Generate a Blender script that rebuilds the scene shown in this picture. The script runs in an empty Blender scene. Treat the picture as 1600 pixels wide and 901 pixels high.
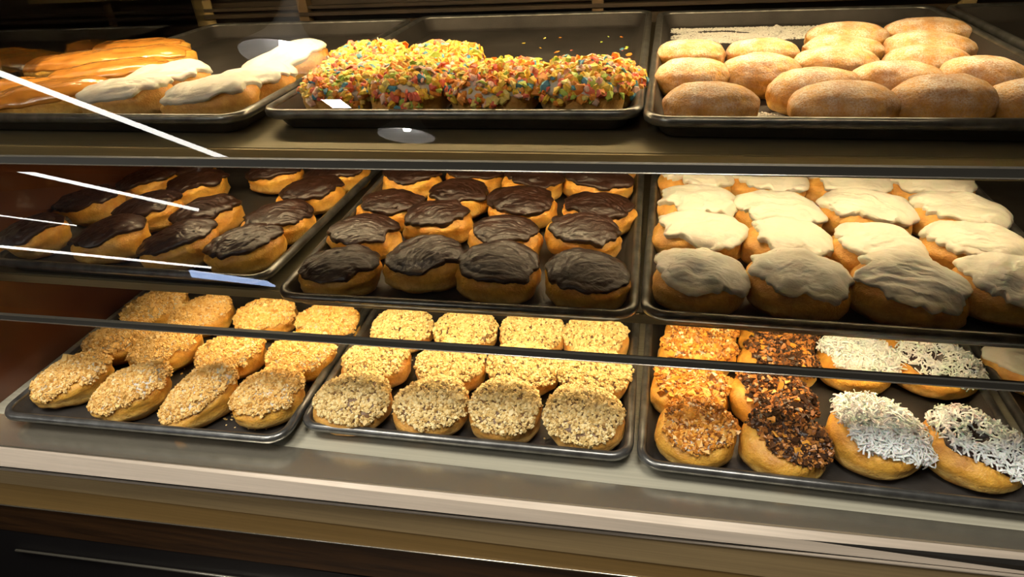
import bpy, math, random
import numpy as np
from mathutils import Matrix, Vector

# ------------------------------------------------------------------ camera
CAM_LOC=(0.22992, -0.57178, 0.61264)
CAM_R=(0.978449, 0.198353, -0.057396)
CAM_U=(-0.056155, 0.523088, 0.850427)
CAM_F=(-0.198708, 0.828876, -0.522953)
FOCAL_PX=1020.448
Z2=0.1897
Z3=0.3997

scn = bpy.context.scene
COL = scn.collection
cam_data = bpy.data.cameras.new('camera')
cam = bpy.data.objects.new('camera', cam_data)
COL.objects.link(cam)
cam_data.sensor_fit = 'HORIZONTAL'
cam_data.sensor_width = 36.0
cam_data.lens = FOCAL_PX / 1600.0 * 36.0
cam_data.clip_start = 0.02
r_, u_, f_ = Vector(CAM_R), Vector(CAM_U), Vector(CAM_F)
m = Matrix(((r_.x, u_.x, -f_.x, CAM_LOC[0]), (r_.y, u_.y, -f_.y, CAM_LOC[1]),
            (r_.z, u_.z, -f_.z, CAM_LOC[2]), (0, 0, 0, 1)))
cam.matrix_world = m
scn.camera = cam

# ------------------------------------------------------------------ world, exposure
w = bpy.data.worlds.new('world'); scn.world = w; w.use_nodes = True
w.node_tree.nodes['Background'].inputs[0].default_value = (0.75, 0.8, 0.9, 1)
w.node_tree.nodes['Background'].inputs[1].default_value = 0.03
scn.view_settings.view_transform = 'Standard'
scn.view_settings.look = 'None'
scn.view_settings.gamma = 1.0
scn.view_settings.use_curve_mapping = False
scn.view_settings.exposure = 0.68

SHELF_LIGHT = 36.0      # emission of the warm strips under the shelves
TOP_LIGHT = 62.0
WARM = (1.0, 0.75, 0.41)
STREAK_TUBE = 8.0
PENDANT_BULB = 60.0
CEIL_FILL = 13.0  # emission of the added fill panels

PI = math.pi
RS = np.random.default_rng(7)

# ------------------------------------------------------------------ noise
_T = np.random.default_rng(3).random((32, 32, 32))
def vnoise(P):
    P = np.asarray(P, float) + 100.0
    i = np.floor(P).astype(int); f = P - i; f = f*f*(3-2*f)
    i0 = i % 32; i1 = (i+1) % 32
    x0, y0, z0 = i0[..., 0], i0[..., 1], i0[..., 2]; x1, y1, z1 = i1[..., 0], i1[..., 1], i1[..., 2]
    fx, fy, fz = f[..., 0], f[..., 1], f[..., 2]
    a = _T[x0, y0, z0]*(1-fx)+_T[x1, y0, z0]*fx; b = _T[x0, y1, z0]*(1-fx)+_T[x1, y1, z0]*fx
    c = _T[x0, y0, z1]*(1-fx)+_T[x1, y0, z1]*fx; d = _T[x0, y1, z1]*(1-fx)+_T[x1, y1, z1]*fx
    return ((a*(1-fy)+b*fy)*(1-fz)+(c*(1-fy)+d*fy)*fz)*2-1
def fbm(P, n=3):
    s = 0; a = 1.0; P = np.asarray(P, float)
    for k in range(n):
        s = s + a*vnoise(P*(2**k)+k*7.3); a *= 0.5
    return s

# ------------------------------------------------------------------ object helpers
def mesh_np(name, V, F, mats, smooth=True, midx=None):
    """V (n,3); F either an (m,k) array of equal polygons or a list of such arrays"""
    me = bpy.data.meshes.new(name)
    if isinstance(F, np.ndarray): F = [F]
    me.vertices.add(len(V)); me.vertices.foreach_set('co', np.asarray(V, np.float32).ravel())
    loops = np.concatenate([f.ravel() for f in F]).astype(np.int32)
    tot = np.concatenate([np.full(len(f), f.shape[1]) for f in F]).astype(np.int32)
    st = np.concatenate([[0], np.cumsum(tot)[:-1]]).astype(np.int32)
    me.loops.add(len(loops)); me.loops.foreach_set('vertex_index', loops)
    me.polygons.add(len(tot)); me.polygons.foreach_set('loop_start', st)
    me.polygons.foreach_set('loop_total', tot)
    me.polygons.foreach_set('use_smooth', np.full(len(tot), smooth))
    if not isinstance(mats, (list, tuple)): mats = [mats]
    for m_ in mats: me.materials.append(m_)
    if midx is not None: me.polygons.foreach_set('material_index', np.asarray(midx, np.int32))
    me.update(calc_edges=True); me.validate()
    return me
def link(name, me, parent=None, loc=None, rotz=None):
    o = bpy.data.objects.new(name, me); COL.objects.link(o)
    if loc is not None: o.location = loc
    if rotz is not None: o.rotation_euler = (0, 0, rotz)
    if parent is not None: o.parent = parent
    return o
def tag(o, label, cat, group=None, kind=None):
    o['label'] = label; o['category'] = cat
    if group: o['group'] = group
    if kind: o['kind'] = kind
    return o
def thing(name, label, cat, loc=(0, 0, 0), rotz=0, group=None):
    return tag(link(name, None, None, loc, rotz), label, cat, group)
def struct(o): o['kind'] = 'structure'; return o

class MB:
    """collects simple solids and links them as one mesh"""
    def __init__(s): s.V = []; s.F = []
    def add(s, V, F):
        n = len(s.V); s.V += [tuple(v) for v in V]; s.F += [tuple(i+n for i in f) for f in F]
    def box(s, x0, x1, y0, y1, z0, z1, bev=0.0):
        if bev <= 0:
            s.add([(x0,y0,z0),(x1,y0,z0),(x1,y1,z0),(x0,y1,z0),(x0,y0,z1),(x1,y0,z1),(x1,y1,z1),(x0,y1,z1)],
                  [(0,3,2,1),(4,5,6,7),(0,1,5,4),(1,2,6,5),(2,3,7,6),(3,0,4,7)]); return
        b = bev   # chamfered along x edges only
        prof = [(y0+b,z0),(y1-b,z0),(y1,z0+b),(y1,z1-b),(y1-b,z1),(y0+b,z1),(y0,z1-b),(y0,z0+b)]
        s.prism(prof, x0, x1)
    def prism(s, prof, x0, x1, prof1=None):
        p1 = prof1 or prof; n = len(prof)
        V = [(x0, y, z) for y, z in prof]+[(x1, y, z) for y, z in p1]
        F = [(i, (i+1) % n, n+(i+1) % n, n+i) for i in range(n)]+[tuple(range(n))[::-1], tuple(range(n, 2*n))]
        s.add(V, F)
    def lathe(s, prof, c=(0, 0, 0), n=32):
        V = []; F = []
        for r, z in prof:
            for k in range(n):
                a = 2*PI*k/n; V.append((c[0]+r*math.cos(a), c[1]+r*math.sin(a), c[2]+z))
        for j in range(len(prof)-1):
            for k in range(n):
                F.append((j*n+k, j*n+(k+1) % n, (j+1)*n+(k+1) % n, (j+1)*n+k))
        s.add(V, F)
    def tube(s, pts, r, n=10):
        pts = [Vector(p) for p in pts]; V = []; F = []
        for i, p in enumerate(pts):
            d = (pts[min(i+1, len(pts)-1)]-pts[max(i-1, 0)]).normalized()
            a = d.cross(Vector((0, 0, 1)))
            if a.length < 1e-3: a = d.cross(Vector((1, 0, 0)))
            a.normalize(); b = d.cross(a)
            for k in range(n):
                t = 2*PI*k/n; V.append(p+a*r*math.cos(t)+b*r*math.sin(t))
        for j in range(len(pts)-1):
            for k in range(n):
                F.append((j*n+k, j*n+(k+1) % n, (j+1)*n+(k+1) % n, (j+1)*n+k))
        F.append(tuple(range(n))[::-1]); F.append(tuple(range((len(pts)-1)*n, len(pts)*n)))
        s.add(V, F)
    def build(s, name, mat, parent=None, smooth=False, loc=None):
        me = bpy.data.meshes.new(name); me.from_pydata(s.V, [], s.F); me.materials.append(mat)
        if smooth: me.polygons.foreach_set('use_smooth', [len(p.vertices) < 7 for p in me.polygons])
        me.update(); return link(name, me, parent, loc)

# ------------------------------------------------------------------ materials
def new_mat(name):
    m_ = bpy.data.materials.new(name); m_.use_nodes = True
    nt = m_.node_tree; b = nt.nodes['Principled BSDF']
    return m_, nt, b
def N(nt, t, **kw):
    n = nt.nodes.new(t)
    for k, v in kw.items(): setattr(n, k, v)
    return n
def ramp(nt, fac, stops, interp='LINEAR'):
    r = N(nt, 'ShaderNodeValToRGB'); e = r.color_ramp; e.interpolation = interp
    while len(e.elements) < len(stops): e.elements.new(0.5)
    for el, (p, c) in zip(e.elements, stops): el.position = p; el.color = (*c, 1)
    nt.links.new(fac, r.inputs[0]); return r.outputs[0]
def noise(nt, vec, scale, detail=3, rough=0.55):
    n = N(nt, 'ShaderNodeTexNoise'); n.inputs['Scale'].default_value = scale
    n.inputs['Detail'].default_value = detail; n.inputs['Roughness'].default_value = rough
    if vec is not None: nt.links.new(vec, n.inputs['Vector'])
    return n.outputs['Fac']
def bump(nt, b, h, strength, dist=0.001):
    n = N(nt, 'ShaderNodeBump'); n.inputs['Strength'].default_value = strength
    n.inputs['Distance'].default_value = dist
    nt.links.new(h, n.inputs['Height']); nt.links.new(n.outputs[0], b.inputs['Normal'])
def mixc(nt, fac, a, c):
    n = N(nt, 'ShaderNodeMix', data_type='RGBA')
    for v, i in ((a, 6), (c, 7)):
        if isinstance(v, tuple): n.inputs[i].default_value = (*v, 1)
        else: nt.links.new(v, n.inputs[i])
    if isinstance(fac, float): n.inputs[0].default_value = fac
    else: nt.links.new(fac, n.inputs[0])
    return n.outputs[2]
def math_(nt, op, a, b_=0.0, clamp=False):
    n = N(nt, 'ShaderNodeMath', operation=op); n.use_clamp = clamp
    for i, v in ((0, a), (1, b_)):
        if isinstance(v, (int, float)): n.inputs[i].default_value = v
        else: nt.links.new(v, n.inputs[i])
    return n.outputs[0]
def objco(nt): return N(nt, 'ShaderNodeTexCoord').outputs['Object']

def mat_simple(name, col, rough=0.5, metal=0.0, nscale=None, namp=0.15, bmp=0.0, bscale=200, coat=0.0, spec=0.5):
    m_, nt, b = new_mat(name); co = objco(nt)
    b.inputs['Roughness'].default_value = rough; b.inputs['Metallic'].default_value = metal
    b.inputs['Coat Weight'].default_value = coat; b.inputs['Specular IOR Level'].default_value = spec
    if nscale:
        c = ramp(nt, noise(nt, co, nscale), [(0.3, tuple(x*(1-namp) for x in col)), (0.7, tuple(min(1, x*(1+namp)) for x in col))])
        nt.links.new(c, b.inputs['Base Color'])
    else: b.inputs['Base Color'].default_value = (*col, 1)
    if bmp: bump(nt, b, noise(nt, co, bscale), bmp)
    return m_
def mat_emit(name, col, s):
    m_, nt, b = new_mat(name)
    b.inputs['Base Color'].default_value = (0.8, 0.8, 0.8, 1)
    b.inputs['Emission Color'].default_value = (*col, 1); b.inputs['Emission Strength'].default_value = s
    return m_
def mat_bun(name, lo, hi, waist, powder=0.0, zw=0.026):
    m_, nt, b = new_mat(name); co = objco(nt)
    n1 = noise(nt, co, 28, 4); n2 = noise(nt, co, 260, 3)
    base = ramp(nt, n1, [(0.30, lo), (0.60, hi)])
    sep = N(nt, 'ShaderNodeSeparateXYZ'); nt.links.new(co, sep.inputs[0])
    z = math_(nt, 'ADD', sep.outputs[2], math_(nt, 'MULTIPLY', n1, 0.020))
    d = math_(nt, 'ABSOLUTE', math_(nt, 'SUBTRACT', z, zw))
    wf = math_(nt, 'SUBTRACT', 1.0, math_(nt, 'DIVIDE', d, 0.010), True)
    base = mixc(nt, math_(nt, 'MULTIPLY', wf, 0.75), base, waist)
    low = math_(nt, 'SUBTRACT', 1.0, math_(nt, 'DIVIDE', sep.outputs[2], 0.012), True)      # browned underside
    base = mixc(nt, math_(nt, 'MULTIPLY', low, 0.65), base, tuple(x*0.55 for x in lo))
    n5 = noise(nt, co, 95, 4, 0.7)
    base = mixc(nt, math_(nt, 'SUBTRACT', math_(nt, 'MULTIPLY', n5, 1.9), 0.75, True), base, tuple(x*0.8 for x in lo))
    base = mixc(nt, math_(nt, 'MULTIPLY', n2, 0.22), base, tuple(x*0.5 for x in lo))
    if powder > 0:
        g = N(nt, 'ShaderNodeNewGeometry'); sp = N(nt, 'ShaderNodeSeparateXYZ'); nt.links.new(g.outputs['Normal'], sp.inputs[0])
        up = math_(nt, 'ADD', math_(nt, 'MULTIPLY', sp.outputs[2], 0.75), 0.16, True)
        n3 = noise(nt, co, 38, 5, 0.65); n4 = noise(nt, co, 520, 3, 0.8)
        pf = math_(nt, 'MULTIPLY', up, math_(nt, 'SUBTRACT', math_(nt, 'MULTIPLY', n3, 3.4), 1.05, True))
        pf = math_(nt, 'MULTIPLY', pf, math_(nt, 'ADD', math_(nt, 'MULTIPLY', n4, 4.0), -1.35, True))
        sugar = math_(nt, 'MULTIPLY', pf, powder*1.15, True)
        base = mixc(nt, sugar, base, (0.90, 0.86, 0.78))
        rr = ramp(nt, sugar, [(0, (0.45,)*3), (0.6, (0.9,)*3)]); nt.links.new(rr, b.inputs['Roughness'])
    else: b.inputs['Roughness'].default_value = 0.42
    nt.links.new(base, b.inputs['Base Color'])
    b.inputs['Subsurface Weight'].default_value = 0.25
    b.inputs['Subsurface Radius'].default_value = (1.0, 0.55, 0.25); b.inputs['Subsurface Scale'].default_value = 0.006
    bump(nt, b, math_(nt, 'ADD', noise(nt, co, 420, 3), math_(nt, 'ADD', math_(nt, 'MULTIPLY', n1, 3.0), math_(nt, 'MULTIPLY', n5, 2.0))), 0.65, 0.0013)
    return m_
def mat_icing(name, lo, hi, rough, bs=0.5, sss=0.0, coat=0.0):
    m_, nt, b = new_mat(name); co = objco(nt)
    mp = N(nt, 'ShaderNodeMapping'); nt.links.new(co, mp.inputs[0])
    mp.inputs['Scale'].default_value = (1, 3.2, 1.5); mp.inputs['Rotation'].default_value = (0, 0, 0.35)
    n0 = noise(nt, co, 16, 3); n1 = noise(nt, mp.outputs[0], 130, 4, 0.6); n2 = noise(nt, co, 620, 2)
    nt.links.new(ramp(nt, n0, [(0.3, lo), (0.7, hi)]), b.inputs['Base Color'])
    b.inputs['Roughness'].default_value = rough; b.inputs['Coat Weight'].default_value = coat
    b.inputs['Coat Roughness'].default_value = 0.15
    if sss: b.inputs['Subsurface Weight'].default_value = sss; b.inputs['Subsurface Scale'].default_value = 0.004
    bump(nt, b, math_(nt, 'ADD', n1, math_(nt, 'MULTIPLY', n2, 0.35)), bs, 0.0014)
    return m_
def mat_chips(name, stops, rough=0.55, interp='LINEAR', sss=0.0):
    m_, nt, b = new_mat(name)
    g = N(nt, 'ShaderNodeNewGeometry')
    nt.links.new(ramp(nt, g.outputs['Random Per Island'], stops, interp), b.inputs['Base Color'])
    b.inputs['Roughness'].default_value = rough
    if sss: b.inputs['Subsurface Weight'].default_value = sss; b.inputs['Subsurface Scale'].default_value = 0.003
    return m_

M = {}
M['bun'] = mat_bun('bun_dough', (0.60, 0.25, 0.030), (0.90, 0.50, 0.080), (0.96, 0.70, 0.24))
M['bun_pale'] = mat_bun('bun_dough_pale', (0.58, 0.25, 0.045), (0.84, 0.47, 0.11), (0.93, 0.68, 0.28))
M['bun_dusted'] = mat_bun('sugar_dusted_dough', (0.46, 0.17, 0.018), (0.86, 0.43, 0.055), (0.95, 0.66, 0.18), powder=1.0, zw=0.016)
M['brownglaze'] = mat_icing('brown_sugar_glaze', (0.12, 0.06, 0.03), (0.26, 0.15, 0.07), 0.4, 0.3)
M['choc'] = mat_icing('chocolate_icing', (0.017, 0.008, 0.006), (0.050, 0.019, 0.011), 0.33, 0.7, coat=0.2)
M['white'] = mat_icing('white_icing', (0.64, 0.61, 0.53), (0.72, 0.70, 0.62), 0.42, 0.38, sss=0.12)
M['caramel'] = mat_icing('caramel_glaze', (0.46, 0.17, 0.025), (0.72, 0.32, 0.06), 0.16, 0.2, coat=0.4)
M['nut'] = mat_chips('chopped_nuts', [(0, (0.34, 0.19, 0.06)), (0.10, (0.66, 0.46, 0.17)), (0.5, (0.84, 0.65, 0.29)), (1, (0.93, 0.78, 0.44))])
M['streusel'] = mat_chips('golden_crumbs', [(0, (0.56, 0.29, 0.06)), (0.3, (0.80, 0.50, 0.15)), (0.8, (0.90, 0.63, 0.24)), (1, (0.93, 0.76, 0.44))], 0.65)
M['toffee'] = mat_chips('toffee_crumbs', [(0, (0.20, 0.08, 0.03)), (0.2, (0.52, 0.20, 0.03)), (0.6, (0.80, 0.36, 0.05)), (0.88, (0.90, 0.52, 0.14)), (1, (0.92, 0.80, 0.60))], 0.35)
M['darkcrumb'] = mat_chips('chocolate_toffee_crumbs', [(0, (0.03, 0.015, 0.01)), (0.55, (0.10, 0.045, 0.02)), (0.72, (0.38, 0.14, 0.035)), (1, (0.62, 0.28, 0.07))], 0.35)
M['coco'] = mat_chips('coconut_shreds', [(0, (0.88, 0.88, 0.86)), (1, (0.96, 0.96, 0.95))], 0.5, sss=0.2)
M['cereal'] = mat_chips('cereal_flakes', [(0, (0.93, 0.62, 0.07)), (0.22, (0.94, 0.36, 0.06)), (0.46, (0.88, 0.20, 0.12)), (0.58, (0.48, 0.62, 0.10)),
        (0.72, (0.93, 0.74, 0.22)), (0.84, (0.12, 0.36, 0.50)), (0.89, (0.93, 0.62, 0.50))], 0.5, 'CONSTANT', sss=0.15)
M['sugar'] = mat_simple('sugar_grains', (0.88, 0.86, 0.80), 0.6)
M['pan'] = mat_simple('dark_pan_metal', (0.062, 0.056, 0.052), 0.42, 0.4, 14, 0.35, 0.25, 500)
M['pan_rim'] = mat_simple('worn_pan_rim', (0.17, 0.17, 0.165), 0.28, 0.75, 40, 0.4)

def mat_brushed(name, col, rough, metal, amp=0.12):
    m_, nt, b = new_mat(name); co = objco(nt)
    mp = N(nt, 'ShaderNodeMapping'); nt.links.new(co, mp.inputs[0]); mp.inputs['Scale'].default_value = (1.2, 90, 90)
    n = noise(nt, mp.outputs[0], 3, 4); n2 = noise(nt, co, 6, 3)
    c = ramp(nt, n, [(0.3, tuple(x*(1-amp) for x in col)), (0.7, tuple(x*(1+amp) for x in col))])
    c = mixc(nt, math_(nt, 'MULTIPLY', n2, 0.25), c, tuple(x*0.6 for x in col))
    nt.links.new(c, b.inputs['Base Color']); b.inputs['Metallic'].default_value = metal
    nt.links.new(ramp(nt, n2, [(0.3, (rough*0.85,)*3), (0.7, (rough*1.2,)*3)]), b.inputs['Roughness'])
    return m_
M['deck'] = mat_brushed('satin_steel_deck', (0.46, 0.44, 0.35), 0.62, 0.08)
M['shelf'] = mat_brushed('shelf_steel', (0.22, 0.19, 0.12), 0.38, 0.5)
M['lip'] = mat_brushed('shelf_lip_brass_tone', (0.34, 0.27, 0.14), 0.4, 0.4)
M['fascia'] = mat_brushed('taupe_fascia', (0.52, 0.44, 0.36), 0.42, 0.2)
M['band'] = mat_brushed('tan_band', (0.50, 0.36, 0.18), 0.45, 0.1)
M['band_low'] = mat_brushed('ochre_band', (0.36, 0.22, 0.07), 0.5, 0.1)
M['bright'] = mat_simple('polished_edge', (0.75, 0.70, 0.58), 0.25, 0.9)
M['black'] = mat_simple('black_trim', (0.012, 0.011, 0.010), 0.4)
M['kick'] = mat_simple('black_case_base', (0.006, 0.005, 0.006), 0.5)
M['rubber'] = mat_simple('dark_joint_strip', (0.035, 0.033, 0.028), 0.45)
M['end'] = mat_simple('dark_red_laminate', (0.12, 0.042, 0.020), 0.12, 0, 3, 0.3, coat=0.6)
M['backdark'] = mat_simple('dark_brown_back', (0.040, 0.026, 0.014), 0.5, 0, 6, 0.4)
M['postwood'] = mat_simple('brown_post', (0.13, 0.08, 0.035), 0.5, 0, 10, 0.3)
M['tan'] = mat_simple('tan_paper', (0.30, 0.22, 0.09), 0.7, 0, 12, 0.2)
M['greybag'] = mat_simple('grey_cord', (0.16, 0.15, 0.13), 0.4)
M['warm_lens'] = mat_emit('warm_strip_lens', WARM, SHELF_LIGHT)
M['top_lens'] = mat_emit('warm_top_lens', WARM, TOP_LIGHT)
M['tube'] = mat_emit('white_tube', (1.0, 0.97, 0.90), STREAK_TUBE)
M['bluelens'] = mat_emit('bluish_panel', (0.45, 0.62, 1.0), 5.0)
M['fill_lens'] = mat_emit('fill_panel_lens', (1.0, 0.93, 0.80), CEIL_FILL)
M['small_lens'] = mat_emit('small_ceiling_lens', (1.0, 0.95, 0.85), 30.0)
M['bulb'] = mat_emit('pendant_bulb', (1.0, 0.98, 0.95), PENDANT_BULB)
M['shade'] = mat_simple('grey_enamel_shade', (0.55, 0.53, 0.50), 0.35, 0, 8, 0.1)
M['shade_out'] = mat_simple('dark_grey_enamel', (0.50, 0.48, 0.45), 0.4, 0, 8, 0.1)
M['roomwall'] = mat_simple('brown_room_paint', (0.10, 0.07, 0.05), 0.8, 0, 2, 0.2)
M['ceil'] = mat_simple('dark_ceiling_paint', (0.06, 0.055, 0.05), 0.9, 0, 2, 0.2)
M['floor'] = mat_simple('dark_floor_tile', (0.09, 0.07, 0.055), 0.4, 0, 4, 0.3)

def mat_wood():
    m_, nt, b = new_mat('dark_stained_wood'); co = objco(nt)
    mp = N(nt, 'ShaderNodeMapping'); nt.links.new(co, mp.inputs[0]); mp.inputs['Scale'].default_value = (2.0, 18, 34)
    n = noise(nt, mp.outputs[0], 3, 5, 0.65)
    nt.links.new(ramp(nt, n, [(0.3, (0.018, 0.008, 0.003)), (0.75, (0.085, 0.036, 0.010))]), b.inputs['Base Color'])
    b.inputs['Roughness'].default_value = 0.45; bump(nt, b, n, 0.3)
    return m_
M['wood'] = mat_wood()
def mat_glass():
    m_ = bpy.data.materials.new('clear_pane'); m_.use_nodes = True; nt = m_.node_tree; nt.nodes.clear()
    out = N(nt, 'ShaderNodeOutputMaterial'); mx = N(nt, 'ShaderNodeMixShader')
    tr = N(nt, 'ShaderNodeBsdfTransparent'); tr.inputs[0].default_value = (0.965, 0.97, 0.955, 1)
    gl = N(nt, 'ShaderNodeBsdfGlossy'); gl.inputs['Roughness'].default_value = 0.0; gl.inputs[0].default_value = (1, 1, 1, 1)
    fr = N(nt, 'ShaderNodeFresnel'); fr.inputs[0].default_value = 1.5
    k = math_(nt, 'MULTIPLY', fr.outputs[0], 1.6, True)
    nt.links.new(k, mx.inputs[0]); nt.links.new(tr.outputs[0], mx.inputs[1]); nt.links.new(gl.outputs[0], mx.inputs[2])
    nt.links.new(mx.outputs[0], out.inputs[0]); return m_
M['glass'] = mat_glass()

# ------------------------------------------------------------------ room and case shell (large structure)
XL, XR = -0.745, 1.42
XF = -1.10      # the fascia runs on to the left past the end panel
def wallbox(name, mat, *a):
    b = MB(); b.box(*a); return struct(b.build(name, mat))
wallbox('floor', M['floor'], -8, 4, -10, 3, -1.0, -0.95)
wallbox('ceiling', M['ceil'], -8, 4, -10, 3, 1.9, 1.95)
wallbox('wall_left', M['roomwall'], -8.05, -8, -10, 3, -0.95, 1.9)
wallbox('wall_right', M['roomwall'], 4, 4.05, -10, 3, -0.95, 1.9)
wallbox('wall_front', M['roomwall'], -8, 4, -10.05, -10, -0.95, 1.9)
wallbox('wall_back', M['backdark'], -8, 4, 2.6, 2.65, -0.95, 1.9)

G1 = (0.145, 0.622); G2 = (0.060, 0.3445); G3 = (0.031, 0.1500)   # facets of the front glass (y, z)
case = thing('display_case', 'long glass-fronted bakery display case with tan metal fascia and dark wood base', 'display case', (0, 0, -0.95))
def cpart(b, name, mat, smooth=False):
    o = b.build(name, mat, case, smooth); o.location = (0, 0, 0.95); return o
b = MB(); b.prism([(-0.064, -0.027), (0.84, -0.027), (0.84, -0.05), (-0.064, -0.05)], XF, XR,
                  [(-0.004, -0.027), (0.84, -0.027), (0.84, -0.05), (-0.004, -0.05)])
o_ = cpart(b, 'deck', M['deck'])
# front fascia: boards that follow the measured, slightly falling lines
def zl(a, k): return (a+k*XF, a+k*XR)
def face(name, mat, top, bot, y0, y1, yb=None):
    b = MB(); (t0, t1), (b0, b1) = top, bot
    y00, y01 = y0
    b.prism([(yb[0] if yb else y00, b0), (y1, b0), (y1, t0), (y00, t0)], XF, XR, [(yb[1] if yb else y01, b1), (y1, b1), (y1, t1), (y01, t1)])
    return cpart(b, name, mat)
LE0 = (-0.030, -0.030); LE1 = zl(-0.0655, 0.036); LE1b = zl(-0.0735, 0.036); LE2 = zl(-0.1115, 0.022); LE3 = zl(-0.149, 0.0445)
LW = zl(-0.226, 0.041)
face('fascia_board', M['fascia'], LE0, (-0.0537, -0.041), (-0.0665, -0.0065), 0.03, (-0.0845, -0.0245))
face('edge_bead', M['bright'], (-0.0262, -0.0262), (-0.0296, -0.0296), (-0.0680, -0.0080), 0.0)
b = MB(); b.tube([(XF, -0.047, LE1[0]-.002), (XR, -0.047, LE1[1]-.002)], 0.0022); cpart(b, 'groove_bead', M['fascia'], True)
face('groove', M['black'], (-0.046, -0.030), LE1b, (-0.041, -0.041), 0.03)
face('upper_band', M['band'], LE1b, LE2, (-0.047, -0.047), 0.03)
face('lower_band', M['band_low'], LE2, LE3, (-0.0455, -0.0455), 0.03)
b = MB(); b.tube([(XF, -0.0465, LE3[0]-.001), (XR, -0.0465, LE3[1]-.001)], 0.0012); cpart(b, 'thin_bead', M['bright'], True)
face('wood_rail', M['wood'], (LE3[0]-.003, LE3[1]-.003), LW, (-0.042, -0.042), 0.03)
b = MB(); b.box(XL, XR, 0.0, 0.80, -0.95, -0.05); cpart(b, 'base_cabinet', M['kick'])
b = MB(); b.tube([(-0.803, -0.045, -0.3085), (-0.394, -0.045, -0.2866), (0.35, -0.045, -0.247)], 0.0022)
o_ = cpart(b, 'chrome_rail', M['bright'], True); o_['label'] = 'thin chrome rail'
b = MB(); b.box(XF, XR, -0.041, 0.0, -0.95, -0.24); cpart(b, 'lower_panel', M['kick'])
b = MB(); b.prism([(0.11, 0.384), (0.80, 0.384), (0.80, 0.64), (0.145, 0.64)], XL-.006, XL-.001); cpart(b, 'end_glass', M['glass'])
b = MB(); b.box(XL-0.03, XL, -0.035, 0.84, -0.95, 0.382); o_ = cpart(b, 'end_panel', M['end']); o_['label'] = 'dark red glossy end panel'
b = MB(); b.box(XR, XR+0.03, -0.06, 0.84, -0.95, 0.64); cpart(b, 'end_panel', M['end'])
b = MB(); b.box(XL-0.03, XR+0.03, 0.14, 0.84, 0.640, 0.665); cpart(b, 'roof_panel', M['backdark'])
# rear wall of the case, rear sliding door frames
b = MB(); b.box(XL, XR, 0.812, 0.84, -0.03, 0.64); cpart(b, 'rear_panel', M['backdark'])
b = MB(); b.box(-1.7, XL-.03, 0.84, 0.86, -0.95, 1.2); cpart(b, 'side_partition', M['backdark'])
b = MB(); b.box(-1.4, -0.32, 0.775, 0.790, 0.449, 0.470); cpart(b, 'rear_beam', M['tan'])
b = MB(); b.box(-0.985, -0.955, 0.775, 0.800, 0.30, 0.47); cpart(b, 'rear_post', M['postwood'])
for x_ in (-0.52, 0.10, 0.745):
    b = MB(); b.box(x_, x_+0.022, 0.790, 0.812, 0.375, 0.64)
    cpart(b, 'rear_post', M['tan'] if x_ > 0.7 else M['postwood'])
b = MB(); b.box(XL, XR, 0.786, 0.806, 0.405, 0.412); b.box(XL, XR, 0.792, 0.806, 0.418, 0.424); cpart(b, 'sliding_door_track', M['backdark'])
# shelves
def shelf(name, label, z, y0l, y0r, th, lipdrop):
    t = thing(name, label, 'shelf', (0, 0, z-th))
    b = MB(); b.prism([(y0l, 0.0), (0.80, 0), (0.80, th), (y0l, th)], XL, XR, [(y0r, 0), (0.80, 0), (0.80, th), (y0r, th)])
    b.build('shelf_plate', M['shelf'], t)
    b = MB(); b.prism([(y0l-.004, th-.001-lipdrop), (y0l, th-.001-lipdrop), (y0l, th-.001), (y0l-.004, th-.001)], XL, XR,
                      [(y0r-.004, th-.001-lipdrop), (y0r, th-.001-lipdrop), (y0r, th-.001), (y0r-.004, th-.001)])
    b.build('front_lip', M['lip'], t)
    return t
ZT = Z3-0.0262; ZM = Z2-0.0262
shelf('case_shelf', 'upper steel shelf carrying the iced bars and dusted doughnuts', ZT, 0.078, 0.084, 0.010, 0.020)
shelf('case_shelf', 'lower steel shelf carrying the chocolate and white frosted buns', ZM, 0.104, 0.100, 0.008, 0.012)

# warm light strips fixed under the shelves and the roof
def strip(label, y, z, x0, x1, lens, wd=0.012, d_=0.0245):
    t = thing('strip_light', label, 'light', (0, y, z), 0, 'warm strip lights inside the case')
    h_ = wd/2+0.015     # deep housing that cuts the light off towards the customer
    b = MB(); b.prism([(-h_-.0015, 0.0), (-h_-.0015, -d_), (-h_, -d_), (-h_, -.0015), (h_, -.0015), (h_, -.012), (h_+.0015, -.012), (h_+.0015, 0)], x0, x1)
    b.build('housing', M['black'], t)
    b = MB(); b.box(x0+.004, x1-.004, -wd/2, wd/2, -.0055, -.0016); b.build('lens', lens, t)
strip('warm strip light under the upper shelf', 0.26, ZT-0.010, -0.55, 0.72, M['warm_lens'])
strip('warm strip light under the lower shelf', 0.165, ZM-0.008, -0.50, 0.62, M['warm_lens'], d_=0.034)
strip('warm strip light under the case roof', 0.36, 0.640, -0.72, 0.62, M['top_lens'], 0.018)

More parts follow.
